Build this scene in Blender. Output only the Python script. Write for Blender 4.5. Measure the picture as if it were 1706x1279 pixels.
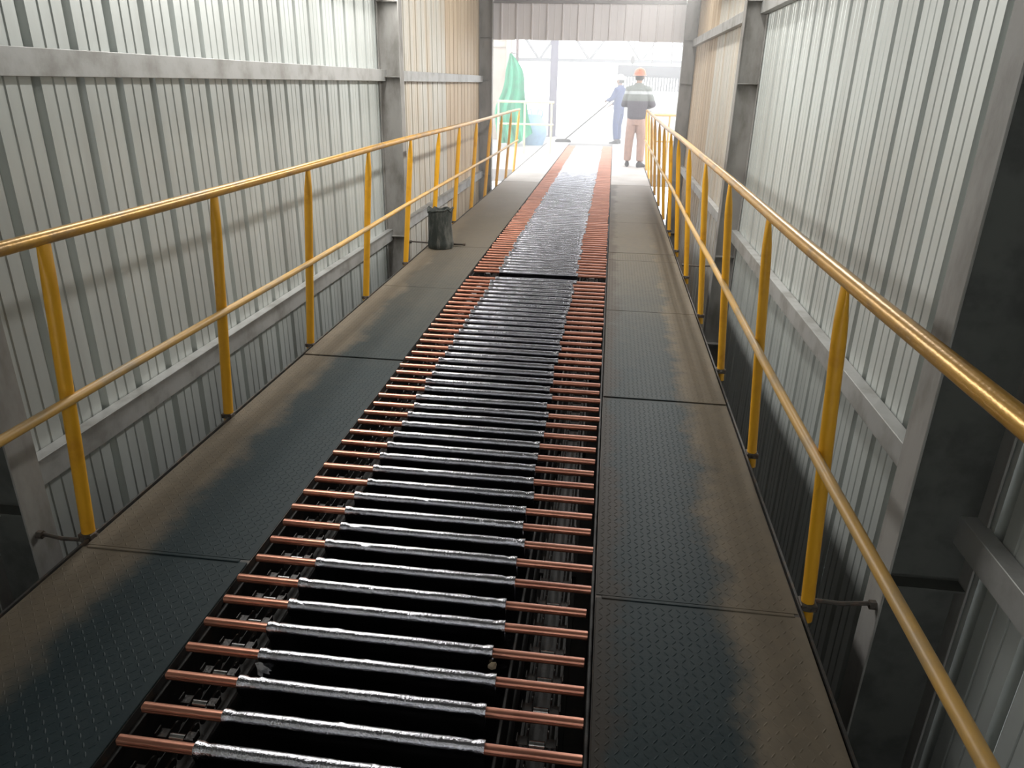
import bpy, bmesh, math, random
from mathutils import Vector, Matrix, noise

for _o in list(bpy.data.objects):
    bpy.data.objects.remove(_o, do_unlink=True)
random.seed(11)
scene = bpy.context.scene
C = scene.collection

# ------------------------------------------------------------------ camera
cam_d = bpy.data.cameras.new('camera')
cam_d.sensor_width = 36.0
cam_d.sensor_fit = 'HORIZONTAL'
cam_d.lens = 1210.0 / 1706.0 * 36.0
cam_d.clip_start = 0.05
cam_d.clip_end = 300
cam = bpy.data.objects.new('camera', cam_d)
C.objects.link(cam)
_f = Vector((171.0, 499.5, 1210.0)).normalized()
_u = Vector((63.0, 2960.0, -1210.0))
_u = (_u - _f * _u.dot(_f)).normalized()
_r = Vector((_u.y * _f.z - _u.z * _f.y, _u.z * _f.x - _u.x * _f.z, _u.x * _f.y - _u.y * _f.x))
if _r.x < 0:
    _r = -_r
_right = Vector((_r.x, _f.x, _u.x))
_up = Vector((_r.y, _f.y, _u.y))
_fwd = Vector((_r.z, _f.z, _u.z))
cm = Matrix((( _right.x, _up.x, -_fwd.x, 0.0),
             ( _right.y, _up.y, -_fwd.y, 0.0),
             ( _right.z, _up.z, -_fwd.z, 1.55),
             (0, 0, 0, 1)))
cam.matrix_world = cm
scene.camera = cam

# ------------------------------------------------------------------ light and exposure
world = bpy.data.worlds.new('overcast_sky')
scene.world = world
world.use_nodes = True
_bg = world.node_tree.nodes['Background']
_bg.inputs['Color'].default_value = (0.97, 0.985, 1.0, 1)
_bg.inputs['Strength'].default_value = 5.0
LAMP_POWER = 36.0
REAR_POWER = 3.0
# (x, y, z, tilt about y): added rows on both walls, standing in for eave daylight
LAMPS = ([(0.80, y, 2.95, 48) for y in (5.85, 7.15, 8.45, 9.7)] + [(0.94, 11.0, 3.04, 48)] + [(-1.96, y, 2.48, -55) for y in (3.95, 5.22, 6.49)])  # farthest right lamp added to brighten the gable and far bay
scene.view_settings.view_transform = 'Standard'
scene.view_settings.look = 'None'
scene.view_settings.exposure = 0.0
scene.view_settings.gamma = 1.0
scene.view_settings.use_curve_mapping = False

# ------------------------------------------------------------------ helpers
class MB:
    def __init__(self):
        self.v = []
        self.f = []
    def add(self, vs, fs):
        n = len(self.v)
        self.v += [tuple(p) for p in vs]
        self.f += [tuple(i + n for i in q) for q in fs]
        return self
    def box(self, x0, x1, y0, y1, z0, z1):
        return self.add([(x0, y0, z0), (x1, y0, z0), (x1, y1, z0), (x0, y1, z0),
                         (x0, y0, z1), (x1, y0, z1), (x1, y1, z1), (x0, y1, z1)],
                        [(0, 3, 2, 1), (4, 5, 6, 7), (0, 1, 5, 4), (1, 2, 6, 5), (2, 3, 7, 6), (3, 0, 4, 7)])
    def prism(self, pts, axis, a, b):
        """closed 2D outline extruded along an axis; pts are the two other coordinates in xyz order"""
        n = len(pts)
        def mk(p, t):
            return {'x': (t, p[0], p[1]), 'y': (p[0], t, p[1]), 'z': (p[0], p[1], t)}[axis]
        vs = [mk(p, a) for p in pts] + [mk(p, b) for p in pts]
        fs = [(i, (i + 1) % n, n + (i + 1) % n, n + i) for i in range(n)]
        fs += [tuple(range(n - 1, -1, -1)), tuple(range(n, 2 * n))]
        return self.add(vs, fs)
    def tube(self, path, r, n=10, cap=True):
        pts = [Vector(p) for p in path]
        rs = r if isinstance(r, (list, tuple)) else [r] * len(pts)
        vs, fs = [], []
        prev = None
        for i, p in enumerate(pts):
            if i == 0:
                d = pts[1] - pts[0]
            elif i == len(pts) - 1:
                d = pts[-1] - pts[-2]
            else:
                d = (pts[i + 1] - pts[i]).normalized() + (pts[i] - pts[i - 1]).normalized()
            d = d.normalized()
            if prev is None:
                ref = Vector((0, 0, 1)) if abs(d.z) < 0.9 else Vector((1, 0, 0))
                a = d.cross(ref).normalized()
            else:
                a = (prev - d * prev.dot(d)).normalized()
            prev = a
            b = d.cross(a)
            for k in range(n):
                t = 2 * math.pi * k / n
                vs.append(p + a * (rs[i] * math.cos(t)) + b * (rs[i] * math.sin(t)))
        for i in range(len(pts) - 1):
            for k in range(n):
                k2 = (k + 1) % n
                fs.append((i * n + k, i * n + k2, (i + 1) * n + k2, (i + 1) * n + k))
        if cap:
            fs.append(tuple(range(n - 1, -1, -1)))
            m = (len(pts) - 1) * n
            fs.append(tuple(range(m, m + n)))
        return self.add(vs, fs)
    def rings(self, rings, close_ends=True):
        n = len(rings[0])
        vs = [p for r in rings for p in r]
        fs = []
        for i in range(len(rings) - 1):
            for k in range(n):
                k2 = (k + 1) % n
                fs.append((i * n + k, i * n + k2, (i + 1) * n + k2, (i + 1) * n + k))
        if close_ends:
            fs.append(tuple(range(n - 1, -1, -1)))
            m = (len(rings) - 1) * n
            fs.append(tuple(range(m, m + n)))
        return self.add(vs, fs)
    def mesh(self, name, mat=None, smooth=False, bevel=0.0, seg=1):
        me = bpy.data.meshes.new(name)
        me.from_pydata(self.v, [], self.f)
        bm = bmesh.new()
        bm.from_mesh(me)
        bmesh.ops.recalc_face_normals(bm, faces=bm.faces)
        if bevel:
            es = [e for e in bm.edges if len(e.link_faces) == 2 and e.calc_face_angle(0) > 0.6]
            bmesh.ops.bevel(bm, geom=es, offset=bevel, segments=seg, affect='EDGES', clamp_overlap=True)
        bm.to_mesh(me)
        bm.free()
        if smooth:
            for p in me.polygons:
                p.use_smooth = True
            try:
                me.set_sharp_from_angle(angle=math.radians(40))
            except Exception:
                pass
        if mat:
            me.materials.append(mat)
        me.update()
        return me
    def build(self, name, mat=None, parent=None, smooth=False, bevel=0.0, seg=1):
        return link(name, self.mesh(name, mat, smooth, bevel, seg), parent)

def link(name, me, parent=None, loc=None, rot=None):
    o = bpy.data.objects.new(name, me)
    C.objects.link(o)
    if parent is not None:
        o.parent = parent
    if loc is not None:
        o.location = loc
    if rot is not None:
        o.rotation_euler = rot
    return o

def empty(name, loc=(0, 0, 0), rot=None):
    o = link(name, None, None, loc, rot)
    o.empty_display_size = 0.1
    return o

def tag(o, label, cat, group=None):
    o['label'] = label
    o['category'] = cat
    if group:
        o['group'] = group
    return o

def struct(o):
    o['kind'] = 'structure'
    return o

# ------------------------------------------------------------------ materials
def mat_base(name):
    m = bpy.data.materials.new(name)
    m.use_nodes = True
    nt = m.node_tree
    return m, nt, nt.nodes['Principled BSDF']

def nd(nt, typ, **kw):
    n = nt.nodes.new(typ)
    for k, v in kw.items():
        setattr(n, k, v)
    return n

def mathn(nt, op, a, b=None, c=None, clamp=False):
    n = nd(nt, 'ShaderNodeMath', operation=op)
    n.use_clamp = clamp
    for i, q in enumerate((a, b, c)):
        if q is None:
            continue
        if isinstance(q, (int, float)):
            n.inputs[i].default_value = q
        else:
            nt.links.new(q, n.inputs[i])
    return n.outputs[0]

def mixc(nt, fac, a, b):
    n = nd(nt, 'ShaderNodeMix', data_type='RGBA')
    if isinstance(fac, (int, float)):
        n.inputs[0].default_value = fac
    else:
        nt.links.new(fac, n.inputs[0])
    for i, q in ((6, a), (7, b)):
        if isinstance(q, tuple):
            n.inputs[i].default_value = (q[0], q[1], q[2], 1)
        else:
            nt.links.new(q, n.inputs[i])
    return n.outputs[2]

def noisen(nt, vec, scale, detail=4, rough=0.55, mapping=None):
    n = nd(nt, 'ShaderNodeTexNoise')
    n.inputs['Scale'].default_value = scale
    n.inputs['Detail'].default_value = detail
    n.inputs['Roughness'].default_value = rough
    if mapping:
        mp = nd(nt, 'ShaderNodeMapping')
        mp.inputs['Scale'].default_value = mapping
        nt.links.new(vec, mp.inputs[0])
        vec = mp.outputs[0]
    nt.links.new(vec, n.inputs['Vector'])
    return n.outputs['Fac']

def ramp(nt, fac, a, b):
    n = nd(nt, 'ShaderNodeMapRange')
    n.interpolation_type = 'SMOOTHSTEP'
    nt.links.new(fac, n.inputs[0])
    n.inputs[1].default_value = a
    n.inputs[2].default_value = b
    return n.outputs[0]

def bump(nt, bsdf, h, strength=0.3, dist=0.01):
    n = nd(nt, 'ShaderNodeBump')
    n.inputs['Strength'].default_value = strength
    n.inputs['Distance'].default_value = dist
    nt.links.new(h, n.inputs['Height'])
    nt.links.new(n.outputs[0], bsdf.inputs['Normal'])

def pos(nt):
    return nd(nt, 'ShaderNodeNewGeometry').outputs['Position']

def worn(name, col, col2, rough=0.5, metal=0.0, scale=12.0, lo=0.45, hi=0.7, mapping=None, bmp=0.0, bscale=60.0, bdist=0.004, rvar=0.0):
    """base colour with patches of a second colour"""
    m, nt, b = mat_base(name)
    p = pos(nt)
    n = noisen(nt, p, scale, 5, 0.6, mapping)
    fac = ramp(nt, n, lo, hi)
    c = mixc(nt, fac, col, col2)
    if rvar:
        oi = nd(nt, 'ShaderNodeObjectInfo')
        k = mathn(nt, 'MULTIPLY_ADD', oi.outputs['Random'], rvar, 1.0 - rvar / 2)
        hs = nd(nt, 'ShaderNodeHueSaturation')
        nt.links.new(k, hs.inputs['Value'])
        nt.links.new(c, hs.inputs['Color'])
        c = hs.outputs[0]
    nt.links.new(c, b.inputs['Base Color'])
    b.inputs['Roughness'].default_value = rough
    b.inputs['Metallic'].default_value = metal
    if bmp:
        bump(nt, b, noisen(nt, p, bscale, 3), bmp, bdist)
    return m

M = {}
M['panel'] = worn('zinc_sheet', (0.59, 0.62, 0.60), (0.49, 0.51, 0.49), 0.42, 0.25, 3.0, 0.35, 0.75, (1, 1, 0.12), 0.05, 40, rvar=0.10)
M['panel_warm'] = worn('warm_lit_tan_sheet', (0.60, 0.49, 0.36), (0.47, 0.36, 0.25), 0.55, 0.1, 5.0, 0.35, 0.7, (1, 1, 0.12), 0.05, 40, rvar=0.12)  # beige sheets, with warm light near the opening put into their colour
M['panel_mid'] = worn('grey_buff_sheet', (0.58, 0.555, 0.50), (0.55, 0.47, 0.37), 0.5, 0.15, 4.0, 0.4, 0.7, (1, 1, 0.12), 0.05, 40, rvar=0.10)
M['panel_end'] = worn('pale_gable_sheet', (0.80, 0.76, 0.77), (0.72, 0.68, 0.69), 0.6, 0.0, 4.0, 0.35, 0.75, (1, 1, 0.2))
M['galv'] = worn('galvanised_steel', (0.44, 0.44, 0.43), (0.27, 0.26, 0.24), 0.5, 0.3, 5.0, 0.4, 0.75, None, 0.1, 50)
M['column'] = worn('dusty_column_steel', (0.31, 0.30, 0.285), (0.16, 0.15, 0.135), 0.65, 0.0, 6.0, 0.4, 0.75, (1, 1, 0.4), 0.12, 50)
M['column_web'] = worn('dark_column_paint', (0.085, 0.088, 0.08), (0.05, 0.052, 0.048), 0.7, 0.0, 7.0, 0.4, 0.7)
M['dark_steel'] = worn('dark_steel', (0.05, 0.048, 0.046), (0.10, 0.07, 0.05), 0.5, 0.4, 20.0)
M['grime'] = worn('black_oily_steel', (0.008, 0.007, 0.006), (0.026, 0.016, 0.011), 0.55, 0.0, 18.0, 0.5, 0.75, None, 0.3, 60)
M['chain'] = worn('oiled_chain_steel', (0.02, 0.018, 0.017), (0.045, 0.03, 0.022), 0.32, 0.5, 45.0, 0.5, 0.75, None, 0.2, 120)
M['roller'] = worn('polished_roller_steel', (0.38, 0.38, 0.38), (0.22, 0.21, 0.20), 0.22, 1.0, 60.0)
M['ground'] = worn('dark_earth', (0.03, 0.028, 0.026), (0.05, 0.045, 0.04), 0.9, 0.0, 4.0)
M['ceiling'] = worn('roof_sheet', (0.16, 0.16, 0.155), (0.11, 0.11, 0.105), 0.6, 0.0, 2.0)
M['yellow_post'] = worn('yellow_paint', (0.80, 0.40, 0.02), (0.62, 0.28, 0.015), 0.4, 0.0, 7.0, 0.5, 0.8, None, 0.08, 40)
M['yellow_rail'] = worn('rubbed_yellow_paint', (0.58, 0.31, 0.05), (0.32, 0.19, 0.07), 0.3, 0.3, 14.0, 0.45, 0.7, (1, 0.35, 1), 0.25, 70, 0.003)
M['yellow_mid'] = worn('dusty_yellow_paint', (0.60, 0.35, 0.09), (0.38, 0.27, 0.14), 0.45, 0.0, 10.0, 0.4, 0.7, (1, 0.4, 1), 0.2, 70, 0.003)
M['copper'] = worn('copper', (0.56, 0.26, 0.18), (0.39, 0.165, 0.115), 0.30, 0.8, 16.0, 0.4, 0.75, (0.3, 1, 1), 0.06, 60, 0.002, rvar=0.22)
M['white_paint'] = worn('white_paint', (0.75, 0.74, 0.70), (0.62, 0.60, 0.54), 0.5, 0.0, 6.0)
M['cream_paint'] = worn('cream_yellow_paint', (0.75, 0.68, 0.42), (0.68, 0.58, 0.30), 0.5, 0.0, 8.0)
M['cream_wall'] = worn('cream_render', (0.52, 0.44, 0.36), (0.44, 0.36, 0.29), 0.8, 0.0, 3.0)
M['pale_grey'] = worn('pale_grey_paint', (0.085, 0.085, 0.095), (0.065, 0.065, 0.075), 0.6, 0.0, 3.0)
M['lintel'] = worn('grey_lintel_steel', (0.30, 0.28, 0.29), (0.22, 0.20, 0.21), 0.6, 0.0, 5.0)
M['lilac_grey'] = worn('lilac_grey_paint', (0.13, 0.115, 0.17), (0.10, 0.09, 0.13), 0.6, 0.0, 3.0)
M['red_steel'] = worn('red_oxide_steel', (0.16, 0.10, 0.09), (0.12, 0.085, 0.08), 0.6, 0.0, 6.0)
M['tarp'] = worn('green_tarpaulin', (0.03, 0.36, 0.19), (0.02, 0.27, 0.14), 0.5, 0.0, 5.0, 0.4, 0.7, None, 0.3, 14, 0.02)
M['sack'] = worn('pale_blue_woven_sack', (0.30, 0.45, 0.58), (0.24, 0.36, 0.50), 0.7, 0.0, 8.0, 0.4, 0.7, None, 0.3, 20, 0.02)
M['concrete'] = worn('pale_concrete', (0.42, 0.40, 0.39), (0.34, 0.32, 0.31), 0.85, 0.0, 1.5)
M['paper'] = worn('torn_white_paper', (0.70, 0.72, 0.74), (0.30, 0.32, 0.34), 0.7, 0.0, 70.0, 0.45, 0.65)
M['scrap'] = worn('beige_scrap', (0.72, 0.60, 0.42), (0.55, 0.44, 0.30), 0.7, 0.0, 60.0)
M['wire'] = worn('rusty_rod', (0.07, 0.06, 0.05), (0.12, 0.08, 0.06), 0.6, 0.3, 30.0)
M['skin'] = worn('skin', (0.36, 0.20, 0.13), (0.32, 0.17, 0.11), 0.55)
M['hair'] = worn('black_hair', (0.012, 0.01, 0.009), (0.02, 0.017, 0.015), 0.5)
M['helmet'] = worn('orange_red_shell', (0.62, 0.10, 0.03), (0.52, 0.08, 0.03), 0.3)
M['helmet2'] = worn('white_shell', (0.66, 0.66, 0.64), (0.56, 0.56, 0.55), 0.3)
M['navy'] = worn('navy_cotton', (0.035, 0.06, 0.17), (0.025, 0.045, 0.13), 0.85, 0.0, 14.0, 0.4, 0.7, None, 0.4, 16, 0.02)
M['trouser'] = worn('dusty_pink_cotton', (0.40, 0.25, 0.20), (0.31, 0.19, 0.155), 0.85, 0.0, 12.0, 0.4, 0.7, None, 0.5, 14, 0.02)
M['shoe'] = worn('black_rubber', (0.035, 0.03, 0.035), (0.055, 0.045, 0.045), 0.6)

def jacket_mat():
    m, nt, b = mat_base('two_tone_jacket')
    tc = nd(nt, 'ShaderNodeTexCoord')
    sep = nd(nt, 'ShaderNodeSeparateXYZ')
    nt.links.new(tc.outputs['Object'], sep.inputs[0])
    n = noisen(nt, tc.outputs['Object'], 14, 3)
    z = sep.outputs['Z']
    up = ramp(nt, z, 1.235, 1.245)
    stripe = mathn(nt, 'MULTIPLY', ramp(nt, z, 1.36, 1.365), mathn(nt, 'SUBTRACT', 1.0, ramp(nt, z, 1.415, 1.42)))
    c = mixc(nt, up, (0.055, 0.045, 0.062), (0.17, 0.185, 0.165))
    c = mixc(nt, stripe, c, (0.45, 0.47, 0.46))
    c = mixc(nt, mathn(nt, 'MULTIPLY', n, 0.35), c, (0.05, 0.045, 0.05))
    nt.links.new(c, b.inputs['Base Color'])
    b.inputs['Roughness'].default_value = 0.8
    bump(nt, b, n, 0.5, 0.02)
    return m
M['jacket'] = jacket_mat()

def lead_mat():
    m, nt, b = mat_base('rolled_lead_sheet')
    tc = nd(nt, 'ShaderNodeTexCoord')
    oi = nd(nt, 'ShaderNodeObjectInfo')
    sh = nd(nt, 'ShaderNodeVectorMath', operation='ADD')
    cb = nd(nt, 'ShaderNodeCombineXYZ')
    k = mathn(nt, 'MULTIPLY', oi.outputs['Random'], 37.0)
    nt.links.new(k, cb.inputs[0])
    nt.links.new(k, cb.inputs[1])
    nt.links.new(tc.outputs['Object'], sh.inputs[0])
    nt.links.new(cb.outputs[0], sh.inputs[1])
    v = sh.outputs[0]
    n1 = noisen(nt, v, 150, 3, 0.6, (1.0, 1.2, 1.2))
    n2 = noisen(nt, v, 9, 3)
    c = mixc(nt, n2, (0.55, 0.55, 0.58), (0.36, 0.36, 0.40))
    nt.links.new(c, b.inputs['Base Color'])
    b.inputs['Metallic'].default_value = 1.0
    r = mathn(nt, 'MULTIPLY_ADD', n2, 0.16, 0.06)
    nt.links.new(r, b.inputs['Roughness'])
    bump(nt, b, n1, 0.6, 0.0025)
    return m
M['lead'] = lead_mat()

def plate_mat():
    m, nt, b = mat_base('checker_plate_steel')
    p = pos(nt)
    sep = nd(nt, 'ShaderNodeSeparateXYZ')
    nt.links.new(p, sep.inputs[0])
    x, y = sep.outputs['X'], sep.outputs['Y']
    n = noisen(nt, p, 2.2, 5, 0.65)
    n2 = noisen(nt, p, 17, 4, 0.6)
    wob = mathn(nt, 'MULTIPLY_ADD', n, 0.34, -0.17)
    wob2 = mathn(nt, 'MULTIPLY_ADD', n2, 0.10, -0.05)
    w = mathn(nt, 'ADD', wob, wob2)
    # settled dust along the outer edges where nobody walks
    dr = ramp(nt, mathn(nt, 'ADD', x, w), 0.40, 0.54)
    dl = ramp(nt, mathn(nt, 'MULTIPLY', mathn(nt, 'ADD', x, w), -1.0), 1.47, 1.64)
    edge = mathn(nt, 'MAXIMUM', dr, dl)
    # tan tone growing towards the open yard
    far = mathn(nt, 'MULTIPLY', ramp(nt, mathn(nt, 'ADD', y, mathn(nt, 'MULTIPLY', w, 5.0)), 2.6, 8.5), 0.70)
    # bare, trodden-in grime beside the chain
    inner = mathn(nt, 'MULTIPLY', ramp(nt, mathn(nt, 'MULTIPLY', mathn(nt, 'ADD', x, w), -1.0), -0.16, -0.08),
                  ramp(nt, x, -0.3, -0.2))
    d = mathn(nt, 'MULTIPLY', mathn(nt, 'MAXIMUM', mathn(nt, 'MULTIPLY', edge, 0.85), far), mathn(nt, 'MULTIPLY_ADD', n2, 0.5, 0.72), None, True)
    base = mixc(nt, n2, (0.020, 0.033, 0.039), (0.034, 0.046, 0.049))
    c = mixc(nt, d, base, (0.185, 0.150, 0.110))
    pale = mathn(nt, 'MULTIPLY', ramp(nt, mathn(nt, 'ADD', y, mathn(nt, 'MULTIPLY', w, 6.0)), 8.6, 14.0), 0.8)  # glare from the opening put into the plate colour
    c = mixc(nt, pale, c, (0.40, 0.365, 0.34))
    c = mixc(nt, mathn(nt, 'MULTIPLY', inner, 0.65), c, (0.055, 0.04, 0.03))
    nt.links.new(c, b.inputs['Base Color'])
    r = mathn(nt, 'MULTIPLY_ADD', d, 0.25, 0.45)
    nt.links.new(r, b.inputs['Roughness'])
    b.inputs['Specular IOR Level'].default_value = 0.10
    bump(nt, b, noisen(nt, p, 90, 3), 0.12, 0.004)
    return m
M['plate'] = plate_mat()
M['plate_glare'] = worn('glare_paled_plate', (0.46, 0.425, 0.40), (0.36, 0.33, 0.30), 0.7, 0.0, 1.8, 0.35, 0.7)  # plates outside, bleaching by bright daylight put into the colour

def bag_mat():
    m, nt, b = mat_base('scuffed_black_plastic')
    tc = nd(nt, 'ShaderNodeTexCoord')
    n = noisen(nt, tc.outputs['Object'], 14, 5, 0.7, (1, 1, 0.25))
    c = mixc(nt, ramp(nt, n, 0.45, 0.75), (0.028, 0.034, 0.03), (0.15, 0.15, 0.135))
    nt.links.new(c, b.inputs['Base Color'])
    b.inputs['Roughness'].default_value = 0.55
    bump(nt, b, n, 0.6, 0.02)
    return m
M['bag'] = bag_mat()

def lamp_mat():
    m, nt, b = mat_base('lit_tube')
    b.inputs['Emission Color'].default_value = (1, 0.98, 0.93, 1)
    b.inputs['Emission Strength'].default_value = 6.0
    return m
M['tube'] = lamp_mat()

# ------------------------------------------------------------------ layout constants
XL, XR = -2.20, 1.22            # inner faces of the wall sheets
Y0, Y1 = -9.0, 13.05            # ends of the tunnel
ZB, ZT = -1.40, 3.25            # foot of the walls, roof
WL0, WL1 = -1.765, -1.147       # left walkway
WR0, WR1 = 0.050, 0.700         # right walkway

# ------------------------------------------------------------------ walls of ribbed sheets
PER = 0.255
def sheet_profile(n_rib, out):
    """(along, depth) points of a ribbed sheet; grooves go outwards"""
    pts = []
    for k in range(n_rib):
        s = k * PER
        pts += [(s, 0), (s + 0.012, out * 0.030), (s + 0.040, out * 0.030), (s + 0.052, 0)]
        for c in (0.118, 0.187):
            pts += [(s + c - 0.007, 0), (s + c - 0.002, out * 0.0045), (s + c + 0.002, out * 0.0045), (s + c + 0.007, 0)]
    pts.append((n_rib * PER, 0))
    return pts

def sheet_mesh(name, n_rib, out, z0, z1, mat, axis='y'):
    pr = sheet_profile(n_rib, out)
    mb = MB()
    t = 0.0012 * out
    n = len(pr)
    vs = []
    for (s, d) in pr:
        for (zz, dd) in ((z0, d), (z1, d), (z1, d + t), (z0, d + t)):
            vs.append((dd, s, zz) if axis == 'y' else (s, dd, zz))
    fs = []
    for i in range(n - 1):
        a, b = i * 4, i * 4 + 4
        for k in range(4):
            k2 = (k + 1) % 4
            fs.append((a + k, a + k2, b + k2, b + k))
    fs += [(0, 1, 2, 3), tuple((n - 1) * 4 + k for k in (3, 2, 1, 0))]
    mb.add(vs, fs)
    return mb.mesh(name, mat)

def channel(mb, xa, xb, y0, y1, z0, z1):
    """lipped C-channel lying along y: web towards xb, open towards the wall at xa, with lips"""
    t = 0.004
    s = 1 if xb > xa else -1
    mb.prism([(xa, z1), (xb, z1), (xb, z0), (xa, z0), (xa, z0 + 0.018), (xa + s * t, z0 + 0.018), (xa + s * t, z0 + t),
              (xb - s * t, z0 + t), (xb - s * t, z1 - t), (xa + s * t, z1 - t), (xa + s * t, z1 - 0.018), (xa, z1 - 0.018)], 'y', y0, y1)

COLS_L = (2.03, 7.22, 12.72)
COLS_R = (2.10, 6.95, 12.72)

def side_wall(name, X, out, girts, cols, warm_from, mid_from):
    w = MB()
    # eave and foot rails of the wall carry the sheets
    w.box(min(X + out * 0.034, X + out * 0.07), max(X + out * 0.034, X + out * 0.07), Y0, Y1, ZT - 0.14, ZT)
    w.box(min(X + out * 0.034, X + out * 0.07), max(X + out * 0.034, X + out * 0.07), Y0, Y1, ZB, ZB + 0.12)
    wall = struct(w.build(name, M['galv'], None, bevel=0.004))
    meshes = {}
    for key in ('panel', 'panel_mid', 'panel_warm'):
        meshes[key] = sheet_mesh('wall_sheet', 3, out, ZB, ZT, M[key])
    y = Y0
    i = 0
    while y < Y1 - 0.1:
        key = 'panel' if y < mid_from else ('panel_mid' if y < warm_from else 'panel_warm')
        o = link('wall_sheet', meshes[key], wall, (X + out * (0.0016 * (i % 2)), y, 0))
        y += 3 * PER
        i += 1
    for (zc, zh) in girts:
        ends = [Y0] + [c + 0.065 for c in cols] + [Y1]
        for a, b in zip(ends[:-1], ends[1:]):
            if b - a < 0.3:
                continue
            g = MB()
            channel(g, X - out * 0.002, X - out * 0.062, a + 0.012, b - 0.012, zc - zh / 2, zc + zh / 2)
            g.build('wall_girt', M['galv'], wall, bevel=0.002)
    return wall

wall_left = side_wall('wall_left', XL, -1, ((1.585, 0.10), (0.09, 0.11)), COLS_L, 9.9, 7.1)
wall_right = side_wall('wall_right', XR, 1, ((2.16, 0.10), (0.28, 0.10)), COLS_R, 9.6, 6.8)

# wall over the rear mouth of the tunnel, behind the viewer
bw = MB().box(XL, XR, Y0 + 0.03, Y0 + 0.12, 2.25, 2.40)
bw.box(XL, XR, Y0 + 0.03, Y0 + 0.12, ZT - 0.15, ZT)
wall_back = struct(bw.build('wall_back', M['galv']))
bmesh_back = sheet_mesh('wall_sheet', 3, -1, 2.2, ZT, M['panel'], 'x')
light_stop_back = sheet_mesh('wall_sheet', 3, -1, ZB, 0.75, M['panel'], 'x')  # unseen lower closure, added to cut the light from the rear
low_back = sheet_mesh('wall_sheet', 3, -1, ZB, 2.2, M['panel'], 'x')
for k, xx in enumerate([XL + 3 * PER * q for q in range(4)]):
    link('wall_sheet', bmesh_back, wall_back, (xx, Y0, 0))
    link('wall_sheet', low_back if k in (0, 3) else light_stop_back, wall_back, (xx, Y0, 0))

# roof
cb = MB()
n = int((Y1 - Y0) / 0.3)
pr = []
for k in range(n + 1):
    yy = Y0 + (Y1 - Y0) * k / n
    pr += [(yy, ZT + 0.01), (yy + 0.04, ZT + 0.035), (yy + 0.10, ZT + 0.035), (yy + 0.14, ZT + 0.01)]
pr = [p for p in pr if p[0] <= Y1 + 0.15]
cb.prism(pr + [(p[0], p[1] + 0.03) for p in reversed(pr)], 'x', XL - 0.15, XR + 0.15)
ceiling = struct(cb.build('ceiling', M['ceiling']))

# gable over the far opening
g = MB()
g.box(-1.985, 1.02, 12.80, 12.95, 2.70, 2.98)
g.box(-1.985, 1.02, 12.74, 13.0, 2.70, 2.715)
wall_far = struct(g.build('wall_far', M['lintel'], None, bevel=0.003))
x = -2.12
i = 0
while x < 1.13:
    # raised narrow ribs towards the tunnel, foot of each sheet a little uneven
    w_ = 0.2455
    z0 = 2.175 + random.uniform(-0.008, 0.008)
    pts = [(x, 0), (x + 0.010, -0.026), (x + 0.026, -0.026), (x + 0.036, 0), (x + 0.125, 0), (x + 0.129, -0.004), (x + 0.137, -0.004), (x + 0.141, 0), (x + w_, 0)]
    pts = [(min(p[0], 1.15), 12.80 + p[1]) for p in pts]
    mb = MB().prism(pts + [(p[0], p[1] + 0.0015) for p in reversed(pts)], 'z', z0, 2.70)
    mb.build('gable_sheet', M['panel_end'], wall_far)
    x += w_
    i += 1

# wall above the gable up to the roof
g = MB().box(XL, XR, 12.86, 12.90, 2.98, ZT)
g.build('gable_infill', M['panel_end'], wall_far)

# ------------------------------------------------------------------ steel columns
def column(xin, side, y, label):
    """H column; side = -1 left wall, +1 right wall; inner flange at xin"""
    r = empty('steel_column', (xin + side * 0.10, y, ZB))
    xo = XL + 0.004 if side < 0 else XR - 0.004
    L = abs(xo - xin)
    h = ZT - ZB - 0.01
    xc = xin + side * 0.10
    def bx(x0, x1, y0, y1, z0=0.0, z1=h):
        return MB().box(min(x0, x1) - xc, max(x0, x1) - xc, y0 - y, y1 - y, z0, z1)
    bx(xin, xin + side * 0.008, y - 0.062, y + 0.062).build('flange', M['column'], r, bevel=0.0015)
    bx(xo - side * 0.008, xo, y - 0.062, y + 0.062).build('flange', M['column'], r, bevel=0.0015)
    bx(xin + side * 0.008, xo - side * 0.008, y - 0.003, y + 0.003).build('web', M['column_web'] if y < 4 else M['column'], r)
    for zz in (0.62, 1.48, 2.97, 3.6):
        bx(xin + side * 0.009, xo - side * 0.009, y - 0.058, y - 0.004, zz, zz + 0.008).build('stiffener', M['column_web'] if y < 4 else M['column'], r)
    bx(xin - side * 0.03, xo, y - 0.10, y + 0.10, -0.0, 0.012).build('base_plate', M['column'], r)
    return tag(r, label, 'column', 'tunnel columns')
for y, lab in zip(COLS_L, ('dark grey steel column on the left wall nearest the camera', 'grey steel column on the left wall where buff sheeting begins', 'grey steel column at the left side of the bright opening')):
    column(-1.985, -1, y, lab)
for y, xin, lab in zip(COLS_R, (0.965, 1.03, 1.02), ('dusty steel column on the right wall nearest the camera', 'grey steel column midway along the right wall', 'grey steel column at the right side of the bright opening')):
    column(xin, 1, y, lab)

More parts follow.
